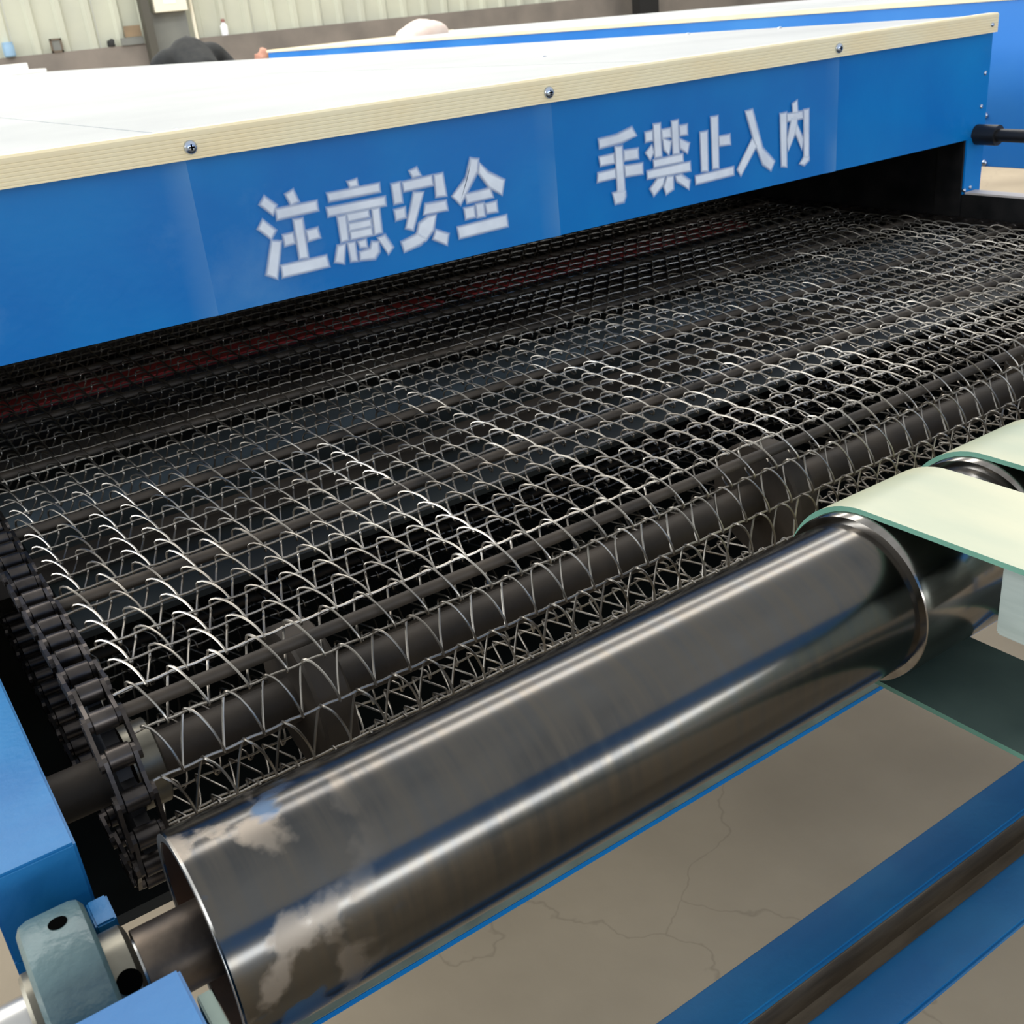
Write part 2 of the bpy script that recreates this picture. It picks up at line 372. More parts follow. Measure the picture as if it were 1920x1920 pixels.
for u, v in ((330, 246), (1020, 106), (1290, 64), (1462, 53), (1552, 72)):      # small rivets on the roof sheets
    p = atz(u, v, ZT)
    bm = bmesh.new(); bmesh.ops.create_uvsphere(bm, u_segments=10, v_segments=6, radius=0.012 * S); bmesh.ops.scale(bm, vec=(1, 1, 0.6), verts=bm.verts)
    link('roof_rivet', mesh_from(bm, 'roof_rivet', m_zinc, True), tun, W((p.x, p.y, ZT)))
for x, z in ((4.262, -0.549), (4.27, -0.42)):
    link('screw', scs, tun, W((x, YP, z)))
# right-hand post and the long edge beam beside the belt
box('corner_post', (4.18, YP - 0.004, -0.895), (XR, YP + 0.12, -0.665), m_blue, tun, 0.003)
for u, v in ((1808, 357), (1819, 351), (1846, 305)):
    q = aty(u, v, YP - 0.006); bm = bmesh.new(); bmesh.ops.create_uvsphere(bm, u_segments=10, v_segments=6, radius=0.009 * S)
    if q.x < XR: link('bolt', mesh_from(bm, 'bolt', m_zinc, True), tun, W((q.x, YP - 0.004, max(q.z, -0.88))))
box('edge_beam', (4.190, 1.57, -1.06), (4.262, YE, -0.890), m_blue, tun, 0.003)
box('beam_glare_strip', (4.186, 1.57, -0.892), (4.258, YP - 0.01, -0.884), m_pale, tun, 0)  # bare beam top, with its glare painted in as a pale tone
box('shade_strip', (4.1835, 1.57, -1.06), (4.1895, 8, -0.893), m_dark, tun, 0)  # dark sheet standing for the shade on the beam's inner face
box('post_dark_plate', (4.170, YP + 0.002, -0.985), (4.1795, YP + 0.125, -0.668), m_dark, tun, 0)  # dark sheet added to blacken the post's inner side
box('base_panel', (4.20, 1.9, -1.75), (4.25, YE, -1.055), m_dark, tun, 0.002)
box('edge_beam', (-0.057, 1.415, -1.20), (0.072, YE, -1.04), m_rail, tun, 0.004)
box('base_panel', (0.052, 1.5, -1.75), (0.074, YE, -1.19), m_dark, tun, 0.002)
box('end_leg', (-0.057, 1.415, FZ), (0.072, 1.56, -1.195), m_rail, tun, 0.004)
box('end_leg', (4.14, 1.42, FZ), (4.262, 1.56, -1.05), m_rail, tun, 0.004)
for y in (9.0, 18.0, 26.7):
    for x in (0.0, 4.2): box('leg', (x - 0.06, y, FZ), (x + 0.06, y + 0.14, -1.04 if x < 1 else -1.05), m_rail, tun, 0.003)
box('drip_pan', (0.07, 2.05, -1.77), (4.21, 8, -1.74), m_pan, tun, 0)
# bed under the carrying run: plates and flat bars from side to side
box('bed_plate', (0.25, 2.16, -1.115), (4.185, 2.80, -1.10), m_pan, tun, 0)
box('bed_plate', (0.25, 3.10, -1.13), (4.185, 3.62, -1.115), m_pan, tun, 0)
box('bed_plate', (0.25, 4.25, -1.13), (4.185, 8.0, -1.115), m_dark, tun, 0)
box('bed_bar', (0.075, 2.83, -1.10), (4.185, 3.03, -1.055), m_bed, tun, 0.003)['label'] = 'bluish galvanised flat bar under the mesh'
for y in (2.45, 3.30, 4.45, 5.1): box('bed_bar', (0.075, y, -1.10), (4.185, y + 0.07, -1.055), m_bar, tun, 0.003)
# handle rod that reaches forward from the post
rod_z = -0.155 * 4.25
tube('pull_rod', [(4.25, YP - 0.004, rod_z), (4.25, 1.2, rod_z)], 0.026, m_black, tun, 20)
tube('rod_collar', [(4.25, YP + 0.0, rod_z), (4.25, YP - 0.10, rod_z)], 0.041, m_black, tun, 20)

# stencilled warning, stroke by stroke, on the panel face
T1 = (400, 230, 3.2); T2 = (1080, 160, 4.0)
GLYPHS = [
 ('注', T1, [[(275,490),(300,445),(368,495),(350,548)],[(265,635),(290,585),(365,645),(340,692)],[(345,710),(398,712),(375,930),(315,908)],
   [(428,430),(470,405),(502,470),(460,490)],[(368,520),(610,470),(618,522),(378,578)],[(475,582),(525,575),(560,805),(512,812)],
   [(412,675),(468,662),(480,718),(425,735)],[(552,648),(615,632),(630,685),(565,705)],[(402,858),(668,798),(685,858),(412,922)]]),
 ('意', T1, [[(800,355),(850,340),(858,375),(815,385)],[(678,425),(985,365),(990,410),(690,468)],[(675,512),(1020,445),(1025,492),(685,558)],
   [(738,565),(785,555),(802,700),(762,712)],[(945,520),(985,512),(1002,655),(962,668)],[(795,548),(920,525),(928,562),(802,590)],
   [(805,605),(935,580),(940,618),(810,645)],[(815,655),(940,630),(945,670),(820,698)],[(740,740),(782,728),(775,840),(725,832)],
   [(800,722),(840,715),(855,825),(820,828)],[(862,712),(905,700),(915,745),(875,745)],[(872,775),(935,755),(945,715),(980,715),(985,770),(960,810),(875,820)],
   [(980,690),(1020,675),(1065,745),(1042,782)]]),
 ('安', T1, [[(1170,290),(1210,272),(1235,315),(1190,325)],[(1062,370),(1110,358),(1125,475),(1080,485)],[(1128,358),(1300,318),(1308,372),(1138,408)],
   [(1318,315),(1365,305),(1388,435),(1330,442)],[(1195,420),(1250,418),(1190,640),(1150,630)],[(1080,525),(1140,508),(1145,565),(1090,582)],
   [(1265,490),(1385,468),(1395,520),(1255,548)],[(1280,565),(1325,555),(1310,640),(1265,702),(1215,668),(1228,605)],[(1218,668),(1268,698),(1235,725),(1140,770),(1122,715)],
   [(1328,645),(1400,668),(1392,728),(1312,695)]]),
 ('全', T1, [[(1535,215),(1580,220),(1575,290),(1475,488),(1428,440),(1510,330)],[(1590,245),(1640,300),(1735,345),(1722,428),(1650,385),(1585,300)],
   [(1505,430),(1650,395),(1668,445),(1515,480)],[(1498,515),(1555,502),(1562,562),(1508,575)],[(1568,490),(1612,482),(1620,558),(1578,565)],
   [(1625,488),(1688,472),(1695,530),(1635,540)],[(1458,628),(1748,555),(1756,618),(1470,690)]]),
 ('手', T2, [[(160,405),(290,375),(405,318),(440,375),(330,425),(168,468)],[(165,540),(270,515),(275,580),(175,600)],[(350,490),(452,475),(455,545),(352,562)],
   [(155,660),(280,630),(285,690),(152,722)],[(355,605),(485,585),(488,660),(362,680)],[(282,462),(332,458),(354,800),(302,805)],[(265,808),(302,800),(356,795),(358,830),(345,870),(285,885)]]),
 ('禁', T2, [[(508,355),(560,342),(562,410),(512,422)],[(570,295),(618,288),(630,530),(582,540)],[(632,335),(695,322),(700,385),(638,395)],
   [(705,272),(752,262),(762,508),(718,512)],[(765,305),(820,295),(822,365),(768,375)],[(555,450),(570,500),(545,555),(512,505)],
   [(640,400),(700,420),(685,520),(650,480)],[(765,400),(835,435),(822,505),(770,470)],[(570,562),(785,515),(790,568),(575,612)],
   [(522,645),(840,575),(845,638),(525,698)],[(600,700),(650,690),(640,740),(572,825),(545,775)],[(672,685),(715,682),(715,775),(665,812),(648,760)],
   [(735,680),(775,670),(838,715),(832,775),(745,715)]]),
 ('止', T2, [[(920,355),(972,345),(978,640),(932,642)],[(1000,240),(1050,232),(1058,618),(1015,622)],[(1062,385),(1140,370),(1145,440),(1065,450)],
   [(885,682),(1168,612),(1170,668),(890,738)]]),
 ('入', T2, [[(1260,195),(1310,185),(1340,300),(1385,470),(1475,570),(1450,635),(1390,590),(1320,400),(1280,260)],[(1310,400),(1340,455),(1225,675),(1200,630)]]),
 ('内', T2, [[(1520,215),(1565,205),(1568,610),(1530,605)],[(1572,215),(1685,195),(1690,245),(1574,268)],[(1612,140),(1645,115),(1650,200),(1615,205)],
   [(1605,250),(1645,250),(1640,330),(1580,490),(1572,410)],[(1645,290),(1690,400),(1680,480),(1635,360)],[(1696,185),(1732,180),(1732,545),(1698,540)],[(1698,536),(1732,540),(1732,560),(1700,595),(1665,585)]]),
]
def glyph(strokes, tr, k):
    bm = bmesh.new(); lay = bm.verts.layers.float.new('cover'); ww = 0.0068
    for si, st in enumerate(strokes):
        P = []
        for a, b in st:
            q = aty(tr[0] + a / tr[2], tr[1] + b / tr[2], YP); P.append(Vector((q.x, q.z)))
        area2 = sum(P[i].x * P[(i + 1) % len(P)].y - P[(i + 1) % len(P)].x * P[i].y for i in range(len(P)))
        if area2 < 0: P.reverse()
        n = len(P); off = []
        for i in range(n):
            d1 = (P[i] - P[i - 1]).normalized(); d2 = (P[(i + 1) % n] - P[i]).normalized()
            n1 = Vector((d1.y, -d1.x)); n2 = Vector((d2.y, -d2.x)); nn = n1 + n2
            if nn.length < 0.2: nn = n1
            off.append(nn.normalized() * min(1.12, 1 / max(0.5, nn.normalized().dot(n1))))
        y = YP - 0.0078 - 0.00012 * si
        def ring(dist, c):
            vs_ = []
            for i in range(n):
                q = P[i] + off[i] * dist; v = bm.verts.new(W((q.x, y, q.y))); v[lay] = c; vs_.append(v)
            return vs_
        R0, R1, R2 = ring(-ww * 0.7, 1.0), ring(ww * 0.25, 0.5), ring(ww * 1.3, 0.0)
        f = bm.faces.new(R0); bmesh.ops.triangulate(bm, faces=[f])
        for A, B in ((R0, R1), (R1, R2)):
            for i in range(n): bm.faces.new((A[i], A[(i + 1) % n], B[(i + 1) % n], B[i]))
    for f in bm.faces:
        f.normal_update()
        if f.normal.y > 0: f.normal_flip()
    me = bpy.data.meshes.new('stencil_character'); bm.to_mesh(me); bm.free(); me.materials.append(m_spray)
    return link('stencil_character', me, panel)
for k, (ch, tr, st) in enumerate(GLYPHS): glyph(st, tr, k)['label'] = 'white sprayed stencil character ' + ch

# ------------------------------------------------------------------ wire mesh belt
YC, R = 1.755, 0.19; ZC = -1 - R
PX, PT = 0.0745, 0.0882
def pose(t):
    if t < 0: return YC - t, -1.0, 0.0
    if t < math.pi * R: a = t / R; return YC - R * math.sin(a), ZC + R * math.cos(a), a
    return YC + (t - math.pi * R), ZC - R, math.pi
belt = thing('mesh_conveyor_belt', 'wide woven steel wire mesh conveyor belt running under the blue panel', 'conveyor belt', (2.2, 3, FZ))
T0 = 0.086
X0, TURNS = 0.2385, 52
TURN = [(0.0, 1.0, 0.000), (0.010, 0.99, 0.008), (0.05, 0.94, 0.0120), (0.15, 0.76, 0.0150), (0.24, 0.50, 0.0155), (0.32, 0.18, 0.0145), (0.39, -0.18, 0.0120),
        (0.445, -0.55, 0.0075), (0.480, -0.85, 0.0015), (0.50, -1.0, -0.005), (0.513, -0.96, -0.010), (0.55, -0.78, -0.0120), (0.66, -0.30, -0.0130),
        (0.78, 0.20, -0.0130), (0.90, 0.66, -0.0120), (0.97, 0.90, -0.0105), (0.992, 0.985, -0.006)]
TURN_ROD = [(0.0, 1.0, 0.0), (0.006, 0.96, 0.012), (0.03, 0.82, 0.0210), (0.09, 0.60, 0.0265), (0.17, 0.32, 0.0270), (0.27, -0.08, 0.0225), (0.37, -0.44, 0.0150),
        (0.45, -0.78, 0.0060), (0.487, -0.95, -0.001), (0.50, -1.0, -0.006), (0.513, -0.96, -0.013), (0.55, -0.78, -0.0190), (0.66, -0.30, -0.0215),
        (0.78, 0.20, -0.0215), (0.90, 0.66, -0.0190), (0.97, 0.90, -0.0150), (0.992, 0.985, -0.008)]
def spiral_mesh(turn):
    bm = bmesh.new(); a = PT / 2 + 0.004; pts = []
    for k in range(TURNS):
        for f, u, z in turn: pts.append(Vector(((X0 + PX * (k + f)) * S, a * u * S, z * S)))
    sweep(bm, pts, 0.0026 * S, 6)
    return mesh_from(bm, 'wire_spiral', m_wire, True)
def crosswire_mesh():
    bm = bmesh.new(); pts = []
    x1 = X0 + TURNS * PX
    n = int((x1 - X0) / PX * 6)
    for k in range(n + 1):
        x = X0 - 0.02 + (x1 - X0 + 0.04) * k / n
        pts.append(Vector((x * S, 0.0012 * S * math.sin(2 * math.pi * (x - X0) / PX + 0.6), 0.0008 * S * math.sin(2 * math.pi * (x - X0) / PX))))
    sweep(bm, pts, 0.0027 * S, 6)
    return mesh_from(bm, 'cross_wire', m_wire, True)
sp = spiral_mesh(TURN); sp_rod = spiral_mesh(TURN_ROD); cw = crosswire_mesh()
rod_bm = bmesh.new(); sweep(rod_bm, [Vector((0.20 * S, 0, 0)), Vector((4.175 * S, 0, 0))], 0.0130 * S, 14); rodm = mesh_from(rod_bm, 'cross_rod', m_bar, True)
def put(name, me, t, parent, dx=0.0):
    y, z, a = pose(t); o = link(name, me, parent, W((dx, y, z))); o.rotation_euler.x = a; return o
for k in range(-49, 24):
    t = T0 + PT * k
    j = random.uniform(-0.004, 0.004)
    o = put('wire_spiral', sp_rod if k % 5 == 0 else sp, t, belt, j)
    o.rotation_euler.x += random.uniform(-0.04, 0.04)
    put('cross_wire', cw, t + PT / 2, belt, j)
    if k % 5 == 0: put('cross_rod', rodm, t, belt)
# drive chain along each edge
CP = PT * 5 / 6
def roller_mesh():
    bm = bmesh.new(); seg = 14; prof = [(-0.0205, 0.017), (-0.019, 0.0205), (0.019, 0.0205), (0.0205, 0.017)]
    rings = [[bm.verts.new((x * S, r * S * math.cos(2 * math.pi * k / seg), r * S * math.sin(2 * math.pi * k / seg))) for k in range(seg)] for x, r in prof]
    for A, B in zip(rings, rings[1:]):
        for k in range(seg): bm.faces.new((A[k], A[(k + 1) % seg], B[(k + 1) % seg], B[k]))
    bm.faces.new(rings[0]); bm.faces.new(rings[-1])
    return mesh_from(bm, 'chain_roller', m_chain, True)
def plate_mesh():
    bm = bmesh.new(); pr = []
    for s_ in (1, -1):
        for k in range(7):
            a = math.pi / 2 - math.pi * k / 6
            pr.append((s_ * (CP / 2 + 0.0165 * math.cos(a)), s_ * 0.0165 * math.sin(a)))
        pr.append((0, -s_ * 0.0135))
    A = [bm.verts.new((-0.0035 * S, y * S, z * S)) for y, z in pr]; B = [bm.verts.new((0.0035 * S, y * S, z * S)) for y, z in pr]
    n = len(pr); bm.faces.new(A); bm.faces.new(B[::-1])
    for i in range(n): bm.faces.new((A[i], A[(i + 1) % n], B[(i + 1) % n], B[i]))
    return mesh_from(bm, 'chain_plate', m_chain)
rm, pm = roller_mesh(), plate_mesh()
pin_bm = bmesh.new(); sweep(pin_bm, [Vector((-0.036 * S, 0, 0)), Vector((0.036 * S, 0, 0))], 0.009 * S, 10); pinm = mesh_from(pin_bm, 'chain_pin', m_chain, True)
for xc, rows in ((0.187, (-50, 24)), (4.145, (-50, 8))):
    y, z, a = pose(T0)
    ch = bpy.data.objects.new('drive_chain', None); C.objects.link(ch); ch.parent = belt; ch.location = W((xc, y, z)) - belt.location
    ch.empty_display_size = 0.02
    for k in range(*rows):
        put('chain_roller', rm, T0 + CP * k, ch, xc)
        put('chain_pin', pinm, T0 + CP * k, ch, xc)
        y0, z0, _ = pose(T0 + CP * k); y1, z1, _ = pose(T0 + CP * (k + 1))
        for s_ in (-1, 1):
            o = link('chain_plate', pm, ch, W((xc + s_ * (0.0245 if k % 2 else 0.0315), (y0 + y1) / 2, (z0 + z1) / 2)))
            o.rotation_euler.x = math.atan2(z0 - z1, y0 - y1)

# head shaft that turns the belt
shaft = thing('head_shaft', 'brown steel head shaft with support discs inside the mesh belt end', 'shaft', (0.5, YC, ZC))
tube('shaft_tube', [(0.076, YC, ZC), (4.13, YC, ZC)], 0.046, m_bar, shaft, 32)
lathe('hub', (YC, ZC), [(0.212, 0.075), (0.214, 0.082), (0.262, 0.082), (0.266, 0.076)], m_ring, shaft, 28)
def sprocket(x):
    bm = bmesh.new(); n = 16; pr = []
    for k in range(n):
        for d, r in ((-0.3, 0.166), (-0.12, 0.188), (0.12, 0.188), (0.3, 0.166)):
            a = 2 * math.pi * (k + d) / n; pr.append((r * math.sin(a), r * math.cos(a)))
    A = [bm.verts.new(W((x - 0.012, YC + y, ZC + z))) for y, z in pr]; B = [bm.verts.new(W((x + 0.012, YC + y, ZC + z))) for y, z in pr]
    m_ = len(pr); bm.faces.new(A); bm.faces.new(B[::-1])
    for i in range(m_): bm.faces.new((A[i], A[(i + 1) % m_], B[(i + 1) % m_], B[i]))
    return link('sprocket', mesh_from(bm, 'sprocket', m_dark), shaft)
sprocket(0.187)
for x in (0.575, 1.86, 3.15):
    lathe('support_disc', (YC, ZC), [(x - 0.036, 0.05), (x - 0.036, 0.145), (x - 0.03, 0.152), (x + 0.03, 0.152), (x + 0.036, 0.145), (x + 0.036, 0.05)], m_bar, shaft, 32)

# red bars lying under the carrying run, inside the tunnel mouth
for x0, x1, lab in ((0.30, 2.10, 'long red painted bar under the mesh, on the side of the visible drive chain'),
                    (2.20, 3.82, 'long red painted bar under the mesh, on the side of the black pull rod')):
    o = box('red_bar', (x0, 3.71, -1.050), (x1, 3.87, -1.032), m_red, None, 0.004); tag(o, lab, 'bar', 'red bars under the mesh')
box('bed_bar', (0.075, 3.73, -1.16), (4.182, 3.85, -1.051), m_dark, tun, 0)

# ------------------------------------------------------------------ steel roller with its straps
YR, ZR, RR = 1.2457, -1.1657, 0.1659
rol = thing('drum_roller', 'big bare steel pipe roller with worn open end beside the mesh', 'roller', (0.9, YR, ZR - RR))
bm = bmesh.new()
link_prof = [(0.178, RR - 0.003), (0.180, RR), (4.10, RR)]
o = lathe('pipe', (YR, ZR), [(0.1752, RR - 0.0025), (0.178, RR), (1.0, RR), (2.0, RR), (4.10, RR), (4.10, RR - 0.016), (0.1752, RR - 0.0165)], m_pipe, rol, 128, closed=True)
lathe('pipe_rim', (YR, ZR), [(0.1746, RR - 0.0030), (0.1746, RR - 0.0150), (0.1768, RR - 0.0150), (0.1768, RR - 0.0030)], m_rim, rol, 128, closed=True)
lathe('bore', (YR, ZR), [(0.178, RR - 0.0168), (0.5, RR - 0.0168), (0.5, 0.056), (0.51, 0.056), (0.51, RR - 0.0163), (0.178, RR - 0.0163)], m_bore, rol, 64, closed=True)
tube('axle', [(0.092, YR, ZR), (0.52, YR, ZR)], 0.058, m_shaft, rol, 48)
tube('axle', [(-0.34, YR, ZR), (0.10, YR, ZR)], 0.046, m_rim, rol, 40)
SL = 0.183; strap_t = 0.0117
XS = [1.602 + 0.395 * k for k in range(2)]
for x in XS:
    lathe('sleeve', (YR, ZR), [(x - 0.026, RR - 0.002), (x - 0.024, SL - 0.003), (x - 0.020, SL), (x + 0.300, SL), (x + 0.304, SL - 0.003), (x + 0.306, RR - 0.002)], m_sleeve, rol, 96)
def strap(x0, x1, lab):
    base = thing('flat_drive_belt', lab, 'belt', (x0, YR, ZR - SL - strap_t), 'flat belts on the steel roller')
    path = []
    for k in range(25):
        a = -math.pi / 2 + math.pi * k / 24          # lower run -> back of the roller -> upper run
        path.append((YR + math.cos(a) * 1.0, a))
    YF = -1.6
    def loop(r):
        L_ = [(YR + r * math.cos(-math.pi / 2 + math.pi * k / 32), ZR + r * math.sin(-math.pi / 2 + math.pi * k / 32)) for k in range(33)]
        L_ += [(YF + r * math.cos(math.pi / 2 + math.pi * k / 16), ZR + r * math.sin(math.pi / 2 + math.pi * k / 16)) for k in range(17)]
        return L_
    inn, out = loop(SL + 0.0006), loop(SL + strap_t)
    mid = loop(SL + strap_t * 0.45)
    for nm, la, lb, mt in (('cover', mid, out, m_strap), ('core', inn, mid, m_strap_core)):
        bm = bmesh.new(); n = len(la)
        V = [[bm.verts.new(W((x, y, z))) for y, z in l] for x, l in ((x0, la), (x0, lb), (x1, lb), (x1, la))]
        for i in range(n):
            j = (i + 1) % n
            for q in range(4): bm.faces.new((V[q][i], V[q][j], V[(q + 1) % 4][j], V[(q + 1) % 4][i]))
        me = mesh_from(bm, nm, mt, True)
        if True:                                       # green cut edges
            me.materials.append(m_strap_edge)
            for p in me.polygons:
                if abs(p.normal.x) > 0.7: p.material_index = 1
        link(nm, me, base)
strap(XS[0], XS[0] + 0.278, 'pale green flat belt wrapped over the steel roller beside its long bare stretch')
strap(XS[1], XS[1] + 0.278, 'pale green flat belt on the roller, second from the pipe\'s open end')

for x, lab in ((XS[0], 'pale aluminium slider beam under the green belt beside the bare pipe'), (XS[1], 'pale aluminium slider beam under the second green belt')):
    o = box('slider_beam', (x + 0.022, -1.4, -1.138), (x + 0.25, 0.955, -0.9835), m_slider, None, 0.006); tag(o, lab, 'beam', 'slider beams inside the green belts')

# pillow block bearing at the pipe's open end
brg = thing('pillow_block_bearing', 'grey-green cast pillow block bearing with oil hole on the roller axle', 'bearing', (0.0, YR, ZR - 0.25))
HB = 0.132
lathe('housing', (YR, ZR), [(-0.040, 0.050), (-0.040, 0.118), (-0.034, 0.128), (-0.022, HB), (0.034, HB), (0.044, 0.129), (0.050, 0.120), (0.050, 0.088), (0.040, 0.084), (0.040, 0.050)], m_cast, brg, 72, closed=True)
box('foot', (-0.036, YR - 0.10, ZR - 0.20), (0.046, YR + 0.15, ZR - 0.10), m_cast, brg, 0.012)
lathe('inner_ring', (YR, ZR), [(-0.055, 0.0465), (-0.055, 0.066), (-0.050, 0.071), (0.080, 0.073), (0.086, 0.067), (0.088, 0.059), (0.088, 0.0465)], m_ring, brg, 48, closed=True)
def radial_hole(name, u, v, rad, r, parent):
    d = ray(u, v); a = d.y ** 2 + d.z ** 2; b = -2 * (d.y * YR + d.z * ZR); c = YR ** 2 + ZR ** 2 - rad ** 2
    t = (-b - math.sqrt(max(0, b * b - 4 * a * c))) / (2 * a); p = d * t
    nrm = Vector((0, p.y - YR, p.z - ZR)).normalized()
    bm = bmesh.new(); sweep(bm, [W(p + nrm * 0.0012), W(p - nrm * 0.02)], r * S, 20)  # black plug, slightly proud, in place of a recess
    link(name, mesh_from(bm, name, m_hole_shade, True), parent)
radial_hole('oil_hole', 108, 1731, HB, 0.0125, brg)
radial_hole('set_screw_hole', 243, 1841, 0.073, 0.017, brg)
# ------------------------------------------------------------------ outfeed frame
frm = thing('outfeed_frame', 'blue painted outfeed frame with tube rails below the steel roller', 'frame', (1.5, 1.0, FZ))
box('side_rail', (-0.20, -1.6, -1.24), (0.1185, 1.088, -1.04), m_rail, frm, 0.004)
box('bearing_shelf', (-0.20, 1.05, ZR - 0.235), (0.1185, 1.40, ZR - 0.201), m_rail, frm, 0.004)
o = box('edge_plate', (0.1235, -1.6, -1.20), (0.1425, 1.050, -1.06), m_plate, frm, 0.002)
box('stop_block', (0.056, 1.325, -1.40), (0.086, 1.385, -1.125), m_rail, frm, 0.003)
box('cross_rail', (-0.20, 1.143, -2.02), (4.4, 1.261, -2.0), m_rail, frm, 0.006)
box('cross_rail', (-0.20, 0.936, -2.02), (4.4, 1.060, -2.0), m_rail, frm, 0.006)
box('cross_bar', (-0.15, 1.350, -1.569), (4.35, 1.400, -1.555), m_blue, frm, 0.001)
box('bar_cap', (-0.15, 1.3503, -1.555), (4.35, 1.400, -1.552), m_plate, frm, 0)
box('leg', (4.26, 1.28, FZ), (4.38, 1.40, -1.23), m_rail, frm, 0.004)
box('gap_plate', (-0.20, 1.0, -2.12), (4.4, 1.2, -2.105), m_gap_plate, frm, 0)  # brown plates added to close off the gap between the rails
for y in (1.045, 1.143): box('gap_plate', (-0.20, y, -2.106), (4.4, y + 0.015, -2.019), m_gap_plate, frm, 0)
for x in (-0.20, 4.26):
    for y in (0.94, -1.4): box('leg', (x, y, FZ), (x + 0.12, y + 0.12, -1.23), m_rail, frm, 0.004)
box('side_rail', (4.22, -1.6, -1.24), (4.38, 1.40, -1.04), m_rail, frm, 0.004)
box('leg', (-0.20, 1.28, FZ), (-0.08, 1.40, ZR - 0.234), m_rail, frm, 0.004)
for x in (-0.20, 4.26): box('side_brace', (x + 0.01, -1.3, -2.22), (x + 0.11, 1.39, -2.121), m_rail, frm, 0.004)

# ------------------------------------------------------------------ second tunnel alongside
tn2 = thing('neighbouring_tunnel', 'second blue tunnel cabinet with cream edged pale roof standing alongside', 'oven', (7.5, 8, FZ))
X2, X2R, Y2, Y2E, Z2 = 6.2, 9.2, 0.6, 15.0, -0.195
box('body', (X2, Y2, -1.147), (X2R, Y2E, Z2 - 0.012), m_blue_far, tn2, 0.004)
box('roof', (X2 + 0.02, Y2, Z2 - 0.012), (X2R, Y2E, Z2), m_white, tn2, 0.002)
box('edge_trim', (X2 - 0.012, Y2, Z2 - 0.026), (X2 + 0.05, Y2E + 0.01, Z2 + 0.006), m_cream, tn2, 0.003)
box('edge_trim', (X2 - 0.012, Y2E, Z2 - 0.026), (X2R, Y2E + 0.03, Z2 + 0.006), m_cream, tn2, 0.003)
for y in (1.0, 7.6, 10.5, 14.5):
    for x in (X2 + 0.02, X2R - 0.16): box('leg', (x, y, FZ), (x + 0.14, y + 0.14, -1.14), m_rail, tn2, 0.003)
for u, v in ((1848, 216), (1846, 305)):
    q = atx(u, v, X2); bm = bmesh.new(); bmesh.ops.create_uvsphere(bm, u_segments=10, v_segments=6, radius=0.02 * S)
    link('screw', mesh_from(bm, 'screw', m_zinc, True), tn2, W((X2, q.y, q.z)))

# ------------------------------------------------------------------ unseen blue hood added behind the photographer for its reflection in the steel pipe
hd = thing('unseen_blue_hood', 'unseen wide blue hood on four legs, added for its reflection in the roller', 'machine', (4.0, -5.0, FZ))
box('unseen_hood_body', (-3.5, -5.8, 0.80), (11.5, -4.3, 2.75), m_blue_far, hd, 0.01)
box('edge_trim', (-3.5, -4.3, 2.62), (11.5, -4.27, 2.77), m_cream, hd, 0.004)  # trim of the added unseen hood
for x in (-3.45, 11.2):
    for y in (-5.75, -4.6): box('leg', (x, y, FZ), (x + 0.25, y + 0.25, 0.81), m_rail, hd, 0.004)  # legs of the added unseen hood

# ------------------------------------------------------------------ things along the back wall
YB = WY - 0.25                       # front of the plinth
def wb(u, v, y): q = aty(u, v, y); return q.x, q.z
ZD = 0.10
def on_ledge(u0, u1, v_top):
    """x extent and top of something standing on the plinth"""
    y = YB + 0.10; xa, _ = wb(u0, 90, y); xb, _ = wb(u1, 90, y); _, zt = wb((u0 + u1) / 2, v_top, y)
    return xa, xb, zt
x0, x1, zt = on_ledge(3, 26, 79)
tb = thing('plastic_drum', 'small pale blue plastic drum on the wall plinth', 'drum', ((x0 + x1) / 2, YB + 0.1, ZD))
def vlathe(name, c, prof, material, parent, seg=20):
    bm = bmesh.new(); rings = [[bm.verts.new(W((c[0] + r * math.cos(2 * math.pi * k / seg), c[1] + r * math.sin(2 * math.pi * k / seg), z))) for k in range(seg)] for z, r in prof]
    for A, B in zip(rings, rings[1:]):
        for k in range(seg): bm.faces.new((A[k], A[(k + 1) % seg], B[(k + 1) % seg], B[k]))
    bm.faces.new(rings[0]); bm.faces.new(rings[-1]); return link(name, mesh_from(bm, name, material, True), parent)
rr = (x1 - x0) / 2; cxy = ((x0 + x1) / 2, YB + 0.03)
hh = max(zt, ZD + 0.3) - ZD
vlathe('drum_body', cxy, [(ZD, rr * .8), (ZD + .1 * hh, rr), (ZD + .75 * hh, rr), (ZD + .85 * hh, rr * .9)], m_bluebarrel, tb)
vlathe('lid', cxy, [(ZD + .85 * hh, rr * .95), (ZD + hh, rr * .9)], m_bluebarrel, tb)
x0, x1, zt = on_ledge(94, 117, 72); ya = YB - 0.02
fr = thing('small_frame', 'small dark brown frame leaning against the wall sheeting beside the blue drum', 'frame', ((x0 + x1) / 2, ya, ZD))
tk = 0.05
for a, b in (((x0, ZD), (x0 + tk, zt)), ((x1 - tk, ZD), (x1, zt)), ((x0, zt - tk), (x1, zt)), ((x0, ZD), (x1, ZD + tk))):
    box('frame_bar', (a[0], ya, a[1]), (b[0], ya + 0.05, b[1]), m_brownframe, fr, 0.003)
box('infill', (x0 + tk, ya + 0.02, ZD + tk), (x1 - tk, ya + 0.04, zt - tk), m_greypanel, fr, 0)
x0, x1, zt = on_ledge(203, 217, 84)
bm = bmesh.new(); bmesh.ops.create_icosphere(bm, subdivisions=2, radius=1)
for v in bm.verts:
    f = 1 + 0.25 * math.sin(5 * v.co.x + 3 * v.co.y); v.co = Vector((v.co.x * (x1 - x0) / 2 * S * f, v.co.y * 0.1 * S, (max(v.co.z, -0.5) + 0.5) * 0.13 * S * f))
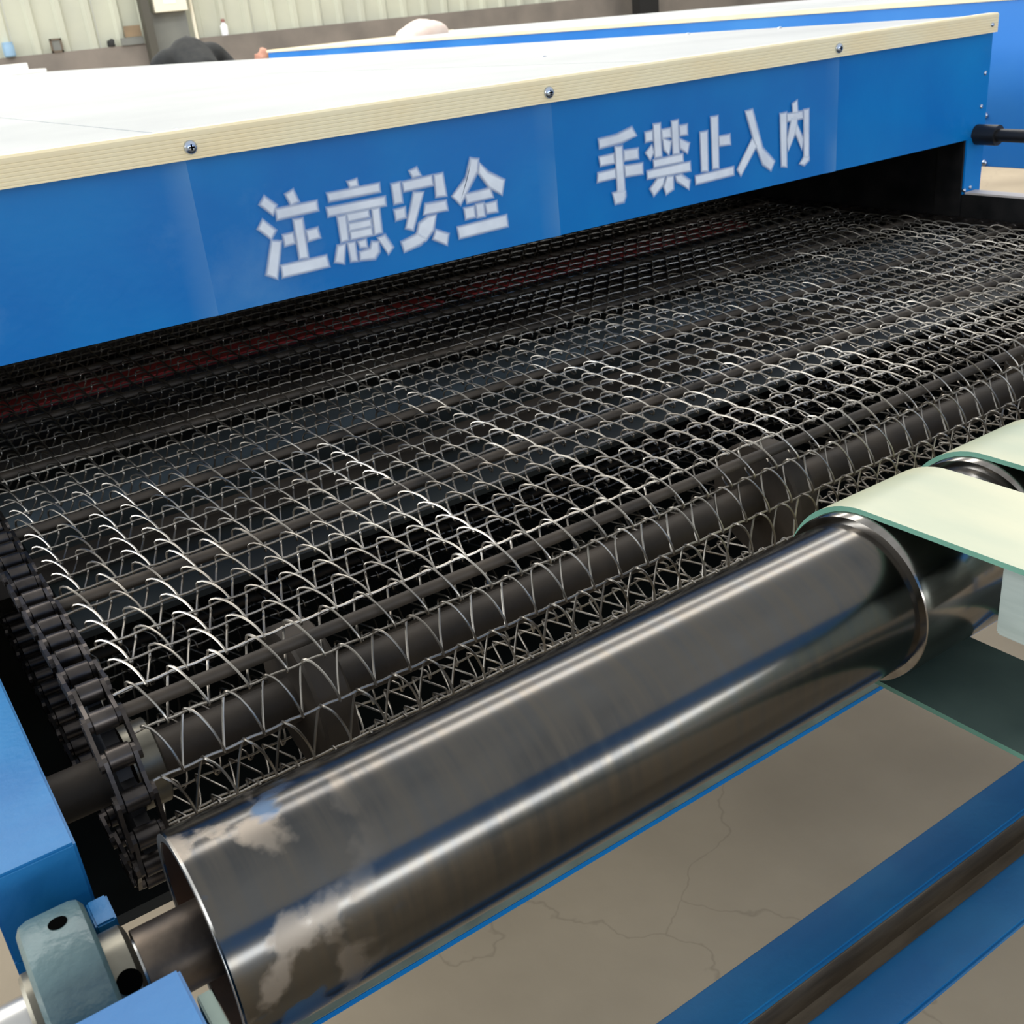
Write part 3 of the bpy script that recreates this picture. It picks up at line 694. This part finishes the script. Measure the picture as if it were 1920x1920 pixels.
o = link('rag', mesh_from(bm, 'rag', m_cloth, True)); o.location = W(((x0 + x1) / 2, YB + 0.06, ZD)); tag(o, 'crumpled black rag lying on the wall plinth', 'rag')
# column, grey doorway sheet, electrical cabinet, conduit and brown board
xa, _ = wb(281, 60, YB - 0.3); 
col = box('steel_column', (xa - 0.10, YB - 0.35, FZ), (xa + 0.13, YB - 0.02, 13), m_column, None, 0.004); tag(col, 'dark steel building column against the pale sheet wall', 'column')
xb, zb = wb(357, 70, YB - 0.06)
o = box('sheet_door', (xa + 0.14, YB - 0.09, FZ), (xb, YB - 0.01, wb(330, 20, YB - 0.06)[1]), m_greypanel, None, 0.004); tag(o, 'plain grey sheet door beside the dark column', 'door')
x0, z0 = wb(291, 24, YB - 0.3); x1, _ = wb(353, 24, YB - 0.3)
eb = thing('electrical_cabinet', 'off-white electrical cabinet with pasted papers above the grey door', 'cabinet', ((x0 + x1) / 2, YB - 0.3, z0))
box('cabinet_body', (x0, YB - 0.34, z0), (x1, YB - 0.091, z0 + 1.5), m_offwhite, eb, 0.01)
box('notice', (x0 + 0.28, YB - 0.346, z0 + 0.20), (x0 + 0.62, YB - 0.341, z0 + 0.62), m_paper, eb, 0)
box('notice', (x0 + 0.70, YB - 0.346, z0 + 0.38), (x0 + 1.10, YB - 0.341, z0 + 0.62), m_greypanel, eb, 0)
xc, _ = wb(360, 40, YB - 0.05)
o = tube('conduit_pipe', [(xc + 0.06, YB - 0.04, FZ), (xc + 0.06, YB - 0.04, 12)], 0.05, m_offwhite); tag(o, 'pale upright conduit pipe next to the electrical cabinet', 'pipe')
x0, z1_ = wb(222, 50, YB - 0.1); x1, z0 = wb(273, 84, YB - 0.1)
bd = thing('notice_board', 'brown board in a pale frame between the sheets and the dark column', 'board', ((x0 + x1) / 2, YB - 0.1, ZD))
box('board', (x0 + 0.14, YB - 0.055, ZD + 0.20), (x1 - 0.03, YB - 0.02, z1_), m_brown, bd, 0)
box('board_frame', (x0, YB - 0.05, ZD), (x1, YB - 0.0, ZD + 0.19), m_greypanel, bd, 0.003)
x0, x1, zt = on_ledge(421, 434, 44)
bt = thing('spray_bottle', 'white plastic bottle with dull red cap on the wall plinth', 'bottle', ((x0 + x1) / 2, YB, ZD))
cxy = ((x0 + x1) / 2, YB + 0.12); rr = (x1 - x0) / 2; hh = max(zt - ZD, 0.35)
cxy = (cxy[0], YB + 0.11)
vlathe('bottle_body', cxy, [(ZD, rr * .9), (ZD + .05, rr), (ZD + .7 * hh, rr), (ZD + .9 * hh, rr * .45), (ZD + hh, rr * .4)], m_bottle, bt)
vlathe('cap', cxy, [(ZD + hh, rr * .55), (ZD + 1.25 * hh, rr * .5)], m_redcap, bt)
xd, _ = wb(1195, 5, WY - 1.5); xe, _ = wb(1232, 5, WY - 1.5)
o = box('switch_pillar', (xd, WY - 1.6, FZ), (xe, WY - 1.2, 1.2), m_black, None, 0.01); tag(o, 'black upright cabinet near the wall behind the second tunnel', 'cabinet')
# carton pieces on the tunnel roof, bag on the second tunnel
ct = thing('carton_pieces', 'flat white carton pieces at the far end of the tunnel roof', 'carton', (3.75, 19.5, ZT))
box('carton_sheet', (3.66, 19.2, ZT + 0.001), (4.2, 20.6, ZT + 0.055), m_paper, ct, 0.006)
box('carton_sheet', (3.72, 19.6, ZT + 0.056), (4.02, 20.5, ZT + 0.16), m_paper, ct, 0.006)
bm = bmesh.new(); bmesh.ops.create_icosphere(bm, subdivisions=3, radius=1)
for v in bm.verts:
    f = 1 + 0.12 * math.sin(4 * v.co.x + 1) + 0.08 * math.sin(7 * v.co.y)
    v.co = Vector((v.co.x * 0.36 * S * f, v.co.y * 0.36 * S * f, max(v.co.z, 0) * 0.17 * S * f))
q = ray(790, 48); yy = 13.2; xx = q.x / q.y * yy
o = link('plastic_bag', mesh_from(bm, 'plastic_bag', m_bag, True)); o.location = W((min(xx, X2R - 0.4), yy, Z2 + 0.0005)); tag(o, 'pale pinkish plastic bag slumped on the second tunnel roof', 'bag')

# ------------------------------------------------------------------ stooping worker beyond the tunnels
def blob_mesh(name, limbs, material, parent, voxel=0.012):
    """one continuous surface grown from tapering limbs (p, q, rp, rq) in local metres"""
    bm = bmesh.new()
    for p, q, r0, r1 in limbs:
        p, q = Vector(p), Vector(q); n = max(2, int((q - p).length / (0.35 * min(r0, r1))) + 1)
        for i in range(n + 1):
            f = i / n; bmesh.ops.create_icosphere(bm, subdivisions=2, radius=r0 + (r1 - r0) * f, matrix=Matrix.Translation(p.lerp(q, f)))
    me = bpy.data.meshes.new(name); bm.to_mesh(me); bm.free()
    o = bpy.data.objects.new(name, me); C.objects.link(o)
    r = o.modifiers.new('remesh', 'REMESH'); r.mode = 'VOXEL'; r.voxel_size = voxel
    sm_ = o.modifiers.new('smooth', 'SMOOTH'); sm_.iterations = 4; sm_.factor = 0.5
    new = bpy.data.meshes.new_from_object(o.evaluated_get(bpy.context.evaluated_depsgraph_get())); bpy.data.objects.remove(o)
    new.name = name; new.materials.clear(); new.materials.append(material)
    for f in new.polygons: f.use_smooth = True
    ob = bpy.data.objects.new(name, new); C.objects.link(ob); ob.parent = parent
    return ob
pw = thing('person', 'worker in black jacket stooping with one bare forearm raised behind the white roof', 'person', (6.45, 18.2, FZ))
# local metres: x to the picture's right, y away from the camera
SH = {'r': (0.20, 0.34, 1.17), 'l': (-0.20, 0.34, 1.15)}; EL = {'r': (0.33, 0.20, 0.97), 'l': (-0.29, 0.36, 0.92)}
WR = {'r': (0.43, 0.18, 1.09), 'l': (-0.23, 0.50, 0.72)}
limbs = [((0, 0, .93), (0, .12, 1.05), .115, .11), ((0, .12, 1.05), (0, .32, 1.15), .11, .12), ((-.12, .33, 1.14), (.12, .33, 1.15), .085, .085),
         ((0, .38, 1.15), (0, .46, 1.12), .055, .052), ((0, .49, 1.10), (0, .54, 1.03), .088, .078), ((0, .60, 1.045), (0, .615, 1.03), .014, .018)]
for k, sg in (('r', 1), ('l', -1)):
    limbs += [(SH[k], EL[k], .055, .043), (EL[k], WR[k], .043, .028)]
    w = Vector(WR[k]); d = (w - Vector(EL[k])).normalized(); side = d.cross(Vector((0, 1, 0))).normalized(); palm = w + d * .05
    limbs.append((w, palm, .028, .034))
    for o_, ln in ((-.03, .06), (-.01, .075), (.012, .07), (.032, .055)):
        a_ = palm + side * o_ + d * .02; m_ = a_ + d * ln * .5 + Vector((0, .012, 0)); limbs += [(a_, m_, .010, .0095), (m_, m_ + d * ln * .4 + Vector((0, .028, 0)), .0095, .0085)]
    t_ = w + d * .02 + side * .03 * sg; limbs.append((t_, t_ + d * .035 + side * .025 * sg, .012, .010))
    limbs += [((sg * .10, 0, .89), (sg * .14, .06, .48), .085, .055), ((sg * .14, .06, .48), (sg * .14, -.02, .09), .053, .04), ((sg * .14, -.03, .04), (sg * .15, .14, .035), .038, .034)]
blob_mesh('body', limbs, m_skin, pw)
jk = [((0, 0, .92), (0, .12, 1.06), .15, .15), ((0, .12, 1.06), (0, .32, 1.17), .15, .16), ((-.15, .33, 1.15), (.16, .33, 1.165), .115, .115)]
for k in 'rl': jk.append((SH[k], Vector(SH[k]).lerp(Vector(EL[k]), 0.9), .085, .064))
jk.append((Vector(EL['l']), Vector(EL['l']).lerp(Vector(WR['l']), .8), .062, .046))
blob_mesh('jacket', jk, m_cloth, pw, 0.016)
tr_ = [((0, 0, .90), (0, .02, .95), .14, .13)]
for sg in (1, -1): tr_ += [((sg * .10, 0, .88), (sg * .14, .06, .48), .112, .08), ((sg * .14, .06, .48), (sg * .14, -.02, .10), .08, .066)]
blob_mesh('trousers', tr_, m_trouser, pw, 0.016)
blob_mesh('hair', [((0, .475, 1.135), (0, .505, 1.10), .088, .095), ((0, .47, 1.12), (0, .47, 1.06), .07, .06)], m_hair, pw)
for sg in (1, -1): blob_mesh('shoe', [((sg * .14, -.05, .045), (sg * .15, .17, .04), .05, .044)], m_black, pw)
